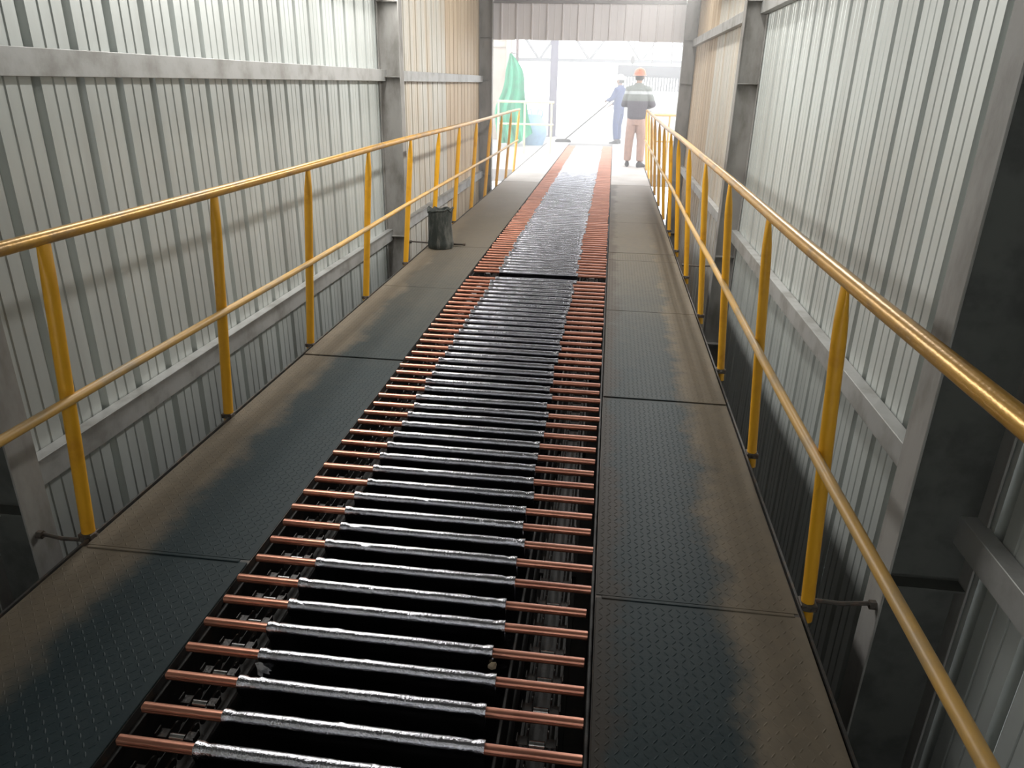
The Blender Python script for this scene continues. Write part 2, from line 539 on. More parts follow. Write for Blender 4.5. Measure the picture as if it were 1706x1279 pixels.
# ------------------------------------------------------------------ floor: walkway frames and plates
fl = MB()
for (xa, s) in ((WL0, 1), (WR1, -1)):
    # outer edge angle: upright leg showing as a thin lip, and flat leg under the plates
    fl.box(min(xa - s * 0.012, xa - s * 0.004), max(xa - s * 0.012, xa - s * 0.004), -2.4, 21.4, -0.10, 0.002)
    fl.box(min(xa, xa + s * 0.06), max(xa, xa + s * 0.06), -2.4, 21.4, -0.030, -0.008)
for (xa, s) in ((WL1, -1), (WR0, 1)):
    fl.box(min(xa, xa + s * 0.05), max(xa, xa + s * 0.05), -2.4, 21.4, -0.12, -0.008)
yy = -2.2
while yy < 21:
    fl.box(WL0, WL1, yy, yy + 0.05, -0.10, -0.031)
    fl.box(WR0, WR1, yy, yy + 0.05, -0.10, -0.031)
    yy += 1.32
floor = struct(fl.build('floor', M['dark_steel']))

LSEAM = [-2.4, 0.3, 1.955, 3.96, 5.6, 7.20, 9.0, 10.8, 12.56, 14.6, 16.8, 19.0, 21.4]
RSEAM = [-2.4, 0.3, 1.955, 3.62, 5.25, 6.93, 7.27, 9.0, 10.8, 12.57, 14.6, 16.8, 19.0, 21.4]
def lozenges(x0, x1, y0, y1):
    mb = MB()
    p = 0.0245
    ny = int((y1 - y0 - 0.02) / p)
    nx = int((x1 - x0 - 0.02) / p)
    for j in range(ny):
        for i in range(nx):
            cx = x0 + 0.018 + i * p + random.uniform(-.0012, .0012)
            cy = y0 + 0.018 + j * p
            a = math.radians(52 if (i + j) % 2 == 0 else 128)
            ca, sa = math.cos(a), math.sin(a)
            l, w, h = 0.0115, 0.0030, 0.0011
            def q(u, v, z):
                return (cx + u * ca - v * sa, cy + u * sa + v * ca, z)
            mb.add([q(-l, 0, 0), q(-l * .45, -w, 0), q(l * .45, -w, 0), q(l, 0, 0), q(l * .45, w, 0), q(-l * .45, w, 0), q(-l * .6, 0, h), q(l * .6, 0, h)],
                   [(0, 1, 6), (1, 2, 7, 6), (2, 3, 7), (3, 4, 7), (4, 5, 6, 7), (5, 0, 6)])
    return mb
for (x0, x1, seams) in ((WL0, WL1, LSEAM), (WR0, WR1, RSEAM)):
    for a, b in zip(seams[:-1], seams[1:]):
        ga = 0.004 if abs(a - 1.955) > 0.01 else 0.016
        dz = random.uniform(-0.0015, 0.0015)
        if abs(a - 1.955) < 0.01:
            dz = -0.006
        o = MB().box(x0 + 0.002, x1 - 0.002, a + ga, b - 0.004, -0.007, 0.0).build('floor_plate', M['plate'] if a < 12 else M['plate_glare'], floor, bevel=0.0015)
        o.location.z = dz
        if b > 0.8 and a < 7.0:
            t = lozenges(x0, x1, max(a + ga, 0.75), b - 0.004).build('tread_pattern', M['plate'], o)
            t['kind'] = 'stuff'

# flat bar lying in the joint at the first frame
for (x0, x1) in ((WL0 + 0.02, WL1 - 0.03), (WR0 + 0.02, WR1 - 0.02)):
    b = MB().box(x0, x1, 1.945, 1.960, -0.004, 0.003).build('joint_strip', M['plate'], floor, bevel=0.002)

# ground below the platform and yard beyond
gr = MB()
gr.box(-3.2, 2.4, -4, 14.4, -1.50, ZB)
struct(gr.build('ground', M['ground']))
yd = MB()
yd.box(-30, WL0 - 0.02, 14.5, 60, -0.25, -0.02)
yd.box(WR1 + 0.02, 30, 14.5, 60, -0.25, -0.02)
yd.box(WL0 - 0.02, WR1 + 0.02, 21.45, 60, -0.25, -0.004)
struct(yd.build('ground', M['concrete']))

# ------------------------------------------------------------------ conveyor
conv = empty('chain_conveyor', (-0.55, 0.5, ZB))
tag(conv, 'black oily chain conveyor running down the middle under the copper bars', 'conveyor')
def cpart(mb, name, mat, **kw):
    o = mb.build(name, mat, conv, **kw)
    o.location = (0.55, -0.5, -ZB)
    return o
CY0, CY1 = -1.5, 21.3
CHL, CHR = -1.005, -0.085
for cx in (CHL, CHR):
    t = MB()
    t.prism([(cx - 0.05, -0.13), (cx + 0.05, -0.13), (cx + 0.05, -0.085), (cx + 0.042, -0.085), (cx + 0.042, -0.122), (cx - 0.042, -0.122), (cx - 0.042, -0.085), (cx - 0.05, -0.085)], 'y', CY0, CY1)
    cpart(t, 'chain_track', M['grime'])
for (xa, s) in ((-1.146, 1), (0.048, -1)):
    t = MB()
    xs = sorted((xa, xa + s * 0.012))
    t.box(xs[0], xs[1], CY0, CY1, -1.30, -0.035)
    xs = sorted((xa, xa + s * 0.07))
    t.box(xs[0], xs[1], CY0, CY1, -0.30, -0.285)
    cpart(t, 'side_plate', M['grime'], bevel=0.002)
yy = CY0 + 0.2
while yy < CY1 - 0.4:
    t = MB()
    t.prism([(yy, -1.18), (yy + 0.08, -1.18), (yy + 0.08, -1.10), (yy, -1.10)], 'x', -1.15, 0.03)
    cpart(t, 'cross_beam', M['grime'], bevel=0.004)
    yy += 1.6
# inner rail beside the right chain, with cable clips
t = MB()
t.box(-0.195, -0.185, CY0, CY1, -0.24, -0.06)
t.box(-0.195, -0.165, CY0, CY1, -0.24, -0.23)
cpart(t, 'guide_strip', M['grime'], bevel=0.002)
# chain links: two side plates with a rounded outline, a roller and the bent seat that carries a bar
def link_mesh():
    mb = MB()
    for s in (-1, 1):
        x0, x1 = (0.024, 0.029) if s > 0 else (-0.029, -0.024)
        pts = []
        for k in range(9):
            a = math.pi / 2 + math.pi * k / 8
            pts.append((-0.036 + 0.017 * math.cos(a), 0.017 * math.sin(a)))
        for k in range(9):
            a = -math.pi / 2 + math.pi * k / 8
            pts.append((0.036 + 0.017 * math.cos(a), 0.017 * math.sin(a)))
        mb.prism(pts, 'x', x0, x1)
        # bent seat lug
        xs = sorted((s * 0.024, s * 0.052))
        mb.box(xs[0], xs[1], -0.014, 0.014, 0.016, 0.020)
        mb.box(s * 0.052 - 0.002, s * 0.052 + 0.002, -0.014, 0.014, 0.010, 0.030)
    return mb.mesh('chain_link', M['chain'], bevel=0.001)
def roller_mesh():
    mb = MB()
    mb.tube([(-0.022, 0, 0), (-0.020, 0, 0), (0.020, 0, 0), (0.022, 0, 0)], [0.008, 0.0125, 0.0125, 0.008], 12)
    mb.tube([(-0.036, 0, 0), (0.036, 0, 0)], 0.006, 8)
    return mb.mesh('roller', M['roller'], smooth=True)
LM, RM = link_mesh(), roller_mesh()

# ------------------------------------------------------------------ copper bars with lead sheets
BARY = [0.99, 1.10, 1.207, 1.319, 1.431, 1.539, 1.648, 1.755, 1.864, 1.975, 2.088, 2.198]
y = 2.198
while y < 5.92:
    y += 0.1113
    BARY.append(y)
yg0 = BARY[-1]
y = yg0 + 0.238
far_start = len(BARY)
while y < 20.45:
    BARY.append(y)
    y += 0.1105
FIRST = 2   # first one in view
mid = [(a + b) / 2 for a, b in zip(BARY[:-1], BARY[1:])]
for cx in (CHL, CHR):
    for k, ym in enumerate(mid):
        if ym > 13.2:
            break
        l = link('chain_link', LM, conv, (cx + 0.55, ym - 0.5, -0.038 - ZB))
        if ym < 8.0:
            link('roller', RM, l, (0, -0.0, 0.006))

def bar_mesh(L):
    w, h, c = 0.0125, 0.0115, 0.0045
    pts = [(-w + c, -h), (w - c, -h), (w, -h + c), (w, h - c), (w - c, h), (-w + c, h), (-w, h - c), (-w, -h + c)]
    mb = MB().prism(pts, 'x', -L / 2, L / 2)
    # rolled groove along the flank towards the viewer
    mb2 = MB().prism([(-w - 0.0012, -0.0035), (-w + 0.001, -0.0045), (-w + 0.001, 0.0005), (-w - 0.0012, -0.0005)], 'x', -L / 2 + 0.002, L / 2 - 0.002)
    mb.add(mb2.v, mb2.f)
    me = mb.mesh('copper_bar', M['copper'], bevel=0.0014, seg=2)
    for p in me.polygons:
        p.use_smooth = abs(p.normal.x) < 0.5
    me.set_sharp_from_angle(angle=math.radians(60))
    return me
BM = bar_mesh(1.16)

def sheet_mesh2(seed, sag=0.0, x0=-0.345, x1=0.345):
    rnd = random.Random(seed)
    sec = [(0.004, -0.62), (0.004, -0.30), (0.0045, -0.10), (0.006, -0.045), (0.013, -0.020), (0.0175, -0.006), (0.0175, 0.008), (0.012, 0.0165), (0.004, 0.0195),
           (-0.004, 0.0195), (-0.012, 0.0165), (-0.0175, 0.008), (-0.0175, -0.006), (-0.013, -0.020), (-0.006, -0.045), (-0.0045, -0.10), (-0.004, -0.30), (-0.004, -0.62)]
    N = 44
    rings = []
    for i in range(N + 1):
        u = i / N
        x = x0 + (x1 - x0) * u
        e = min(u, 1 - u)
        crush = -0.0018 if 0.03 < e < 0.055 else (0.0016 if e < 0.025 else 0.0)
        ring = []
        for k, (yy, zz) in enumerate(sec):
            nv = Vector((x * 22 + seed * 7.3, yy * 60, zz * 14))
            d = noise.noise(nv) * 0.0010
            d2 = noise.noise(nv * 0.35 + Vector((3, 1, seed))) * 0.003
            sc = 1.0 + (crush / 0.0175)
            if zz > -0.03:
                py, pz = yy * sc + d * (1 if yy > 0 else -1) + d2 * 0.5, zz * sc + d
            else:
                wav = noise.noise(Vector((x * 3 + seed, zz * 4, 1.7))) * 0.010 * min(1, (-zz) / 0.2)
                py, pz = yy + wav + d * 0.6, zz
            bow = sag * math.exp(-((u - 0.55) / 0.16) ** 2)
            edge = (rnd.uniform(-0.004, 0.004) if (i in (0, N) and zz < -0.02) else 0)
            ring.append((x + edge, py - bow * 0.5, pz + bow * 0.55))
        rings.append(ring)
    mb = MB().rings(rings, False)
    return mb.mesh('lead_sheet', M['lead'], smooth=True)
SM = [sheet_mesh2(s) for s in range(7)]
SWAVY = sheet_mesh2(23, 0.007)

ORD = ['nearest', 'second', 'third', 'fourth', 'fifth', 'sixth', 'seventh', 'eighth', 'ninth', 'tenth', 'eleventh', 'twelfth', 'thirteenth',
       'fourteenth', 'fifteenth', 'sixteenth', 'seventeenth', 'eighteenth', 'nineteenth', 'twentieth']
TENS = {20: 'twent', 30: 'thirt', 40: 'fort'}
def ordinal(n):
    if n <= 20:
        return 'first' if n == 1 else ORD[n - 1]
    t, u = n // 10 * 10, n % 10
    return TENS[t] + 'ieth' if u == 0 else TENS[t] + 'y-' + ('first' if u == 1 else ORD[u - 1])
wavy_i = min(range(len(BARY)), key=lambda i: abs(BARY[i] - 3.21))
for i, y in enumerate(BARY):
    jx = random.uniform(-0.007, 0.007)
    r = empty('hanger_bar', (-0.552 + jx + 0.0008 * min(y, 14), y + random.uniform(-0.004, 0.004), 0.003), (0, 0, random.uniform(-0.005, 0.005)))
    link('copper_bar', BM, r)
    sh = link('lead_sheet', SWAVY if i == wavy_i else SM[(i * 3 + i // 5) % 7], r, (-0.018 + random.uniform(-0.015, 0.015), 0, 0))
    if random.random() < 0.5 and i != FIRST + 3 and i != FIRST + 4:
        sh.rotation_euler = (0, 0, math.pi)
    k = i - FIRST
    if k < 0:
        lab = 'copper hanger bar in lead sheet cut off below the picture, nearer than every other bar'
        grp = 'bars nearest the viewer'
    elif k == 3:
        lab, grp = 'copper hanger bar with white torn paper at the left end of its lead sheet', 'hanger bars before the gap'
    elif k == 4:
        lab, grp = 'copper hanger bar with beige scrap at the right end of its lead sheet', 'hanger bars before the gap'
    elif i == wavy_i:
        lab, grp = 'copper hanger bar whose lead sheet is visibly wavy on top', 'hanger bars before the gap'
    elif i == far_start - 1:
        lab, grp = 'copper hanger bar just before the dark gap in the row', 'hanger bars before the gap'
    elif i == far_start:
        lab, grp = 'copper hanger bar just beyond the dark gap in the row', 'hanger bars beyond the gap'
    elif k < 20:
        lab = ('copper hanger bar with grey lead sheet, nearest fully visible in the row' if k == 0 else
               'copper hanger bar with grey lead sheet, %s from the near end of the row' % ORD[k])
        grp = 'hanger bars before the gap'
    elif i < far_start:
        lab, grp = 'copper hanger bar in the middle stretch, %s short of the dark gap' % ordinal(far_start - i), 'hanger bars before the gap'
    elif y < 11.0:
        lab, grp = 'copper hanger bar with bright lead sheet, %s past the dark gap' % ordinal(i - far_start + 1), 'hanger bars beyond the gap'
    else:
        lab, grp = 'faded copper hanger bar with pale lead sheet towards the bright opening', 'faded hanger bars by the opening'
    tag(r, lab, 'hanger bar', grp)
    if k == 3:
        PAPER_AT = r.location.copy()
    if k == 4:
        SCRAP_AT = r.location.copy()

# torn paper and beige scrap caught at two sheets
def ragged(name, outline, th, mat, loc, rot):
    mb = MB()
    c = (sum(p[0] for p in outline) / len(outline), sum(p[1] for p in outline) / len(outline))
    fr = [(p[0], -th + 0.004 * noise.noise(Vector((p[0] * 60, p[1] * 60, 0))), p[1]) for p in outline]
    bk = [(p[0], fr[i][1] + 2 * th, p[1]) for i, p in enumerate(outline)]
    n = len(outline)
    vs = fr + bk + [(c[0], -th - 0.004, c[1]), (c[0], th - 0.004, c[1])]
    fs = []
    for i in range(n):
        j = (i + 1) % n
        fs += [(i, j, 2 * n), (n + j, n + i, 2 * n + 1), (i, n + i, n + j, j)]
    mb.add(vs, fs)
    o = mb.build(name, mat)
    o.location = loc
    o.rotation_euler = rot
    return o
pp = ragged('paper_scrap', [(-0.014, 0.0), (0.006, 0.002), (0.010, -0.010), (0.020, -0.016), (0.030, -0.030), (0.020, -0.034), (0.022, -0.046), (0.004, -0.040), (0.0, -0.058), (-0.014, -0.050), (-0.012, -0.022)],
            0.0006, M['paper'], (PAPER_AT.x - 0.35, PAPER_AT.y - 0.019, PAPER_AT.z - 0.012), (0.1, 0, 0.1))
tag(pp, 'torn white paper flap hanging under the left end of a lead sheet', 'scrap')
ps = ragged('beige_scrap', [(-0.010, 0.010), (0.002, 0.016), (0.008, 0.006), (0.010, -0.012), (0.0, -0.022), (-0.012, -0.018), (-0.016, -0.004)],
            0.001, M['scrap'], (SCRAP_AT.x + 0.318, SCRAP_AT.y - 0.020, SCRAP_AT.z - 0.028), (0.2, 0.3, 0.1))
tag(ps, 'small beige scrap stuck under the right end of a lead sheet', 'scrap')

# ------------------------------------------------------------------ handrails
def ell(cx, cy, z, rx, ry, n=20, pw=2.0):
    out = []
    for k in range(n):
        a = 2 * math.pi * k / n
        c, s = math.cos(a), math.sin(a)
        out.append((cx + rx * math.copysign(abs(c) ** (2 / pw), c), cy + ry * math.copysign(abs(s) ** (2 / pw), s), z))
    return out

POSTS = [-1.2, -0.1, 0.95, 2.02, 3.065, 4.125, 5.24, 6.40, 7.49, 8.58, 9.70, 10.82, 11.95, 13.05, 14.15]
def handrail(xb, xt, s, ys, label):
    """s = +1 when the walkway lies towards +x"""
    r = empty('handrail', (xb, ys[0], 0))
    def loc(o):
        o.location = (-xb, -ys[0], 0)
        return o
    def at(z):
        return xb + (xt - xb) * z / 1.08
    ext0, ext1 = ys[0] - 0.3, ys[-1] + 0.03
    def rail(z, rad, name, mat, dx):
        pts = []
        k = 0
        yy = ext0
        while yy < ext1:
            pts.append((at(z) + dx + 0.004 * math.sin(yy * 1.7 + z), yy, z + 0.005 * math.sin(yy * 0.9 + 2 * z)))
            yy += 0.55
        pts.append((at(z) + dx, ext1, z))
        loc(MB().tube(pts, rad, 14).build(name, mat, r, smooth=True))
    rail(1.085, 0.0215, 'top_rail', M['yellow_rail'], 0)
    rail(0.545, 0.0165, 'mid_rail', M['yellow_mid'], s * 0.028)
    for y in ys:
        x0, x1 = at(0.0), at(1.07)
        tw = random.uniform(-0.006, 0.006)
        rings = []
        # pipe post, its top hammered flat under the rail
        pr_ = 0.0235 if s > 0 else 0.021
        for z, fx, fy in ((-0.06, 1, 1), (0.02, 1, 1), (0.90, 1, 1), (0.96, 0.9, 1.06), (1.02, 0.62, 1.2), (1.07, 0.34, 1.28)):
            rings.append(ell(at(z) + tw * z, y, z, pr_ * fx, pr_ * fy, 14))
        p = loc(MB().rings(rings).build('post', M['yellow_post'], r, smooth=True))
        if y < 9:
            f = MB().box(xb - 0.026, xb + 0.026, y - 0.026, y + 0.026, -0.012, 0.012)
            f.add(*_lump(xb, y))
            loc(f.build('weld_foot', M['wire'], r, bevel=0.003))
    return tag(r, label, 'handrail', 'yellow handrails')
def _lump(x, y):
    vs, fs = [], []
    n = 8
    for j, (rr, z) in enumerate(((0.034, -0.008), (0.03, 0.006), (0.022, 0.014))):
        for k in range(n):
            a = 2 * math.pi * k / n
            q = rr * (1 + 0.25 * noise.noise(Vector((x * 9 + math.cos(a), y * 5 + math.sin(a), j))))
            vs.append((x + q * math.cos(a), y + q * math.sin(a), z))
    for j in range(2):
        for k in range(n):
            fs.append((j * n + k, j * n + (k + 1) % n, (j + 1) * n + (k + 1) % n, (j + 1) * n + k))
    fs.append(tuple(range(2 * n, 3 * n)))
    return vs, fs
handrail(-1.790, -1.705, 1, POSTS, 'yellow pipe handrail along the left walkway and ribbed wall')
handrail(0.735, 0.652, -1, [-1.2, -0.1] + POSTS[3:] + [15.2], 'yellow pipe handrail along the right walkway, running close past the camera')

# tie rods between walkway and columns
def tie(xa, xb_, y, z, label):
    r = MB().tube([(xa, y, z), ((xa + xb_) / 2, y, z - 0.004), (xb_, y + 0.01, z + 0.003)], 0.0075, 8)
    d = 0.02 if xb_ > xa else -0.02
    r.tube([(xb_ - d, y + 0.005, z), (xb_, y + 0.005, z)], 0.016, 6)
    r.tube([(xa, y, z), (xa + d, y, z)], 0.012, 6)
    o = r.build('tie_rod', M['wire'], None, smooth=True)
    tag(o, label, 'rod', 'tie rods')
tie(-1.785, -1.983, 2.0, -0.012, 'short dark tie rod joining left walkway to the near left column')
tie(0.742, 0.963, 2.06, -0.012, 'short dark tie rod joining right walkway to the near right column')
tie(-1.40, -1.982, 7.265, 0.012, 'thin dark rod on the floor beside the black bucket')
tie(0.742, 1.03, 6.90, -0.010, 'short dark tie rod joining right walkway to the middle right column')

# ------------------------------------------------------------------ black bucket-like bag
bk = empty('rubbish_bag', (-1.625, 7.12, 0.0))
tag(bk, 'scuffed black plastic bag with open crumpled top standing on the left walkway', 'bag')
rings = []
N = 28
for j in range(15):
    t = j / 14
    z = 0.004 + 0.36 * t
    ring = []
    for k in range(N):
        a = 2 * math.pi * k / N
        rr = 0.122 - 0.004 * t + 0.006 * (1 if j in (1, 2) else 0)
        rr *= 1 + (0.05 + 0.08 * t) * noise.noise(Vector((math.cos(a) * 2.2, math.sin(a) * 2.2, z * 6)))
        zz = z + (0.030 * noise.noise(Vector((math.cos(a) * 2.5 + 9, math.sin(a) * 2.5, 0))) * t ** 3)
        ring.append((rr * math.cos(a), rr * math.sin(a), zz))
    rings.append(ring)
for j, (sc, dz) in enumerate(((0.93, 0.012), (0.84, -0.015), (0.80, -0.07), (0.78, -0.16))):
    rings.append([(p[0] * sc, p[1] * sc, p[2] + dz) for p in rings[14]])
MB().rings(rings).build('bag_body', M['bag'], bk, smooth=True)
rm = []
for k in range(N + 1):
    p = rings[14][k % N]
    rm.append((p[0] * 1.0, p[1] * 1.0, p[2] + 0.012 + 0.012 * noise.noise(Vector((k * 0.7, 0, 0)))))
MB().tube(rm, [0.010 + 0.006 * noise.noise(Vector((k * 0.9, 4, 0))) for k in range(N + 1)], 7).build('rolled_rim', M['bag'], bk, smooth=True)

# ------------------------------------------------------------------ lamps added out of frame to light the tunnel
def lamp(x, y, z, tilt, label, power, width, rz=0.0):
    a = math.radians(tilt)
    r = empty('added_lamp', (x, y, z), (0, a, rz))
    tag(r, label, 'lamp', 'added unseen tube lamps')
    MB().prism([(-0.25, 0.0), (-0.16, 0.06), (0.16, 0.06), (0.25, 0.0), (0.24, 0.0), (0.155, 0.053), (-0.155, 0.053), (-0.24, 0.0)], 'y', -0.62, 0.62).build('reflector', M['white_paint'], r)
    for s in (-1, 1):
        MB().tube([(s * 0.11, -0.59, 0.02), (s * 0.11, 0.59, 0.02)], 0.013, 10).build('tube', M['tube'], r, smooth=True)
        MB().tube([(0, s * 0.45, 0.05), (math.sin(a) * 0.09, s * 0.45, 0.12)], 0.008, 6).build('bracket', M['galv'], r)
    ld = bpy.data.lights.new('added_light', 'AREA')
    ld.shape = 'RECTANGLE'
    ld.size = width
    ld.size_y = 1.2
    ld.energy = power
    ld.color = (1.0, 0.985, 0.95)
    lo = bpy.data.objects.new('added_light', ld)
    C.objects.link(lo)
    lo.parent = r
    lo.location = (0, 0, -0.012)
WORDS = ('first', 'second', 'third', 'fourth', 'last')
for k, (x, y, z, tilt) in enumerate(LAMPS):
    lamp(x, y, z, tilt, 'added twin tube lamp high on the %s wall, %s from the camera' % (('right', WORDS[k]) if k < 5 else ('left', ('first', 'second', 'third')[k - 5])),
         LAMP_POWER * (1.03 if tilt > 0 else 0.90), 0.16 if tilt > 0 else 0.46)
lamp(-1.35, -1.4, 2.95, 0, 'added crosswise tube lamp behind the camera, over the left walkway', REAR_POWER, 0.10, math.pi / 2)  # rear pair added for highlights on the near bars and sheets
lamp(0.05, -1.4, 2.95, 0, 'added crosswise tube lamp behind the camera, over the right walkway', REAR_POWER, 0.10, math.pi / 2)

# ------------------------------------------------------------------ people
def limb(mb, path, n=12):
    """path of (x,y,z,r): tapered tube with rounded ends"""
    mb.tube([p[:3] for p in path], [p[3] for p in path], n)

def fuse(name, mb, mat, parent, voxel, smooth_it=2):
    """overlapping closed volumes become one continuous surface"""
    o = mb.build(name, mat, parent, smooth=True)
    m = o.modifiers.new('remesh', 'REMESH')
    m.mode = 'VOXEL'
    m.voxel_size = voxel
    m.use_smooth_shade = True
    s = o.modifiers.new('smooth', 'SMOOTH')
    s.iterations = smooth_it
    s.factor = 0.5
    return o

def hand(mb, wrist, d, up, side):
    """palm, four unequal bent fingers and a thumb from the side of the palm"""
    w = Vector(wrist)
    d = Vector(d).normalized()
    u = Vector(up)
    u = (u - d * u.dot(d)).normalized()
    s = d.cross(u) * side
    def P_(a, b, c):
        q = w + d * a + s * b + u * c
        return (q.x, q.y, q.z)
    for b in (-0.024, -0.008, 0.008, 0.024):
        limb(mb, [P_(-0.02, b * 0.7, 0) + (0.016,), P_(0.05, b, 0) + (0.015,), P_(0.085, b, 0) + (0.012,)], 8)
    for b, L in ((-0.028, 0.058), (-0.010, 0.075), (0.009, 0.080), (0.028, 0.072)):
        limb(mb, [P_(0.075, b, 0) + (0.0095,), P_(0.075 + L * 0.45, b, -0.010) + (0.009,), P_(0.075 + L * 0.72, b, -0.030) + (0.0085,), P_(0.075 + L * 0.70, b, -0.052) + (0.007,)], 8)
    limb(mb, [P_(0.02, 0.03, 0) + (0.012,), P_(0.05, 0.055, -0.012) + (0.011,), P_(0.085, 0.052, -0.032) + (0.0095,)], 8)

def person(loc, rz, lean, pose, label, mats, hat_mat, h=1.0):
    r = empty('person', loc, (0, 0, rz))
    r.scale = (h, h, h)
    # body: head, neck, torso, arms, hands, legs in one surface
    b = MB()
    b.rings([ell(0, 0.0, 0.90, 0.13, 0.09), ell(0, 0.0, 1.05, 0.125, 0.085), ell(0, 0.0, 1.25, 0.15, 0.095), ell(0, 0.0, 1.42, 0.165, 0.09), ell(0, 0, 1.50, 0.07, 0.06)])
    limb(b, [(0, 0.0, 1.44, 0.062), (0, 0.008, 1.60, 0.056)])
    hx, hy, hz = 0.0, 0.02, 1.665
    rr = []
    for j in range(13):
        t = math.pi * (j + 0.5) / 13
        z = hz - 0.118 * math.cos(t)
        k = math.sin(t)
        jaw = 0.84 if z < hz - 0.04 else 1.0
        rr.append(ell(hx, hy + (0.012 if z < hz - 0.05 else 0), z, 0.076 * k * jaw + 0.004, 0.096 * k * jaw + 0.004, 18))
    b.rings(rr)
    limb(b, [(hx, hy + 0.09, hz + 0.012, 0.010), (hx, hy + 0.112, hz - 0.022, 0.015), (hx, hy + 0.095, hz - 0.03, 0.012)], 8)    # nose
    limb(b, [(hx - 0.026, hy + 0.088, hz - 0.062, 0.008), (hx, hy + 0.096, hz - 0.060, 0.009), (hx + 0.026, hy + 0.088, hz - 0.062, 0.008)], 8)  # lips
    for s in (-1, 1):
        limb(b, [(hx + s * 0.076, hy, hz + 0.025, 0.010), (hx + s * 0.084, hy - 0.006, hz + 0.005, 0.012), (hx + s * 0.077, hy + 0.002, hz - 0.03, 0.009)], 8)  # ears
    for s, arm in pose['arms'].items():
        limb(b, [(s * 0.15, 0, 1.44, 0.055)] + [arm[0] + (0.045,), arm[1] + (0.030,)])
        a, w = Vector(arm[0]), Vector(arm[1])
        hand(b, arm[1], w - a, (0, 0, 1), -s)
    for s, leg in pose['legs'].items():
        limb(b, [(s * 0.085, 0, 0.93, 0.085)] + [leg[0] + (0.055,), leg[1] + (0.040,)])
        limb(b, [(leg[1][0], leg[1][1] - 0.03, 0.045, 0.035), (leg[1][0], leg[1][1] + 0.13, 0.035, 0.03)])
    fuse('body', b, M['skin'], r, 0.0085, 2)
    eyes = MB()
    for s in (-1, 1):
        eyes.rings([[(hx + s * 0.030 + q[0], hy + 0.088 + dy, hz + 0.012 + q[1]) for q in [(0.011 * f * math.cos(a * math.pi / 4), 0.006 * f * math.sin(a * math.pi / 4)) for a in range(8)]] for dy, f in ((-0.01, 1.0), (0.0, 1.0), (0.004, 0.5))])
    eyes.build('eyes', M['hair'], r)
    # hair below the helmet
    hb = MB()
    hb.rings([ell(hx, hy - 0.012, hz - 0.055, 0.066, 0.080, 18), ell(hx, hy - 0.014, hz - 0.02, 0.080, 0.092, 18), ell(hx, hy - 0.012, hz + 0.03, 0.083, 0.098, 18), ell(hx, hy - 0.012, hz + 0.07, 0.078, 0.092, 18)])
    # cut back from the face
    hb.v = [(p[0], min(p[1], hy + 0.03), p[2]) for p in hb.v]
    hb.build('hair', M['hair'], r, smooth=True)
    # helmet
    hm = MB()
    prof = [(0.150, 0.150, 0.030), (0.128, 0.138, 0.036), (0.112, 0.130, 0.045), (0.110, 0.128, 0.075), (0.100, 0.116, 0.115), (0.075, 0.090, 0.148), (0.035, 0.045, 0.165), (0.004, 0.005, 0.168)]
    rg = []
    for (a_, b_, dz) in prof:
        e = ell(hx, hy, hz + dz, a_ * (0.90 if dz < 0.035 else 1), b_, 24)
        if dz < 0.035:
            e = [(p[0], p[1] + (0.035 if p[1] > hy + 0.06 else 0), p[2]) for p in e]
        rg.append(e)
    hh = hm.rings(rg).build('hard_hat', hat_mat, r, smooth=True)
    rid = MB()
    rid.tube([(hx, hy - 0.115 + 0.23 * t, hz + 0.172 - 0.045 * (2 * t - 1) ** 2) for t in [k / 8 for k in range(9)]], 0.012, 8)
    rid.build('ridge', hat_mat, hh, smooth=True)
    # trousers
    t = MB()
    t.rings([ell(0, 0, 0.80, 0.155, 0.11), ell(0, -0.005, 0.90, 0.172, 0.122), ell(0, 0, 1.0, 0.158, 0.108)])
    for s, leg in pose['legs'].items():
        k, a = leg
        limb(t, [(s * 0.085, 0, 0.92, 0.098), (s * 0.092, 0.0, 0.74, 0.098), k + (0.085,), (k[0] * 0.5 + a[0] * 0.5, k[1] * .5 + a[1] * .5, k[2] * .5 + a[2] * .5, 0.080), (a[0], a[1], a[2] + 0.02, 0.072)], 14)
    fuse('trousers', t, mats[1], r, 0.012, 3)
    # jacket
    j = MB()
    z0 = 0.90
    j.rings([ell(0, 0, z0, 0.172, 0.13), ell(0, 0, z0 + 0.05, 0.188, 0.142), ell(0, 0, 1.10, 0.192, 0.142), ell(0, 0, 1.30, 0.205, 0.138), ell(0, -0.005, 1.44, 0.20, 0.118), ell(0, -0.005, 1.52, 0.11, 0.085), ell(0, 0.0, 1.565, 0.075, 0.07)])
    for s, arm in pose['arms'].items():
        e, w = arm
        limb(j, [(s * 0.10, -0.005, 1.45, 0.085), (s * 0.185, 0.0, 1.43, 0.085), e + (0.070,), (e[0] * .5 + w[0] * .5, e[1] * .5 + w[1] * .5, e[2] * .5 + w[2] * .5, 0.058), (e[0] * .1 + w[0] * .9, e[1] * .1 + w[1] * .9, e[2] * .1 + w[2] * .9, 0.05)], 14)
    fuse('jacket', j, mats[0], r, 0.012, 3)
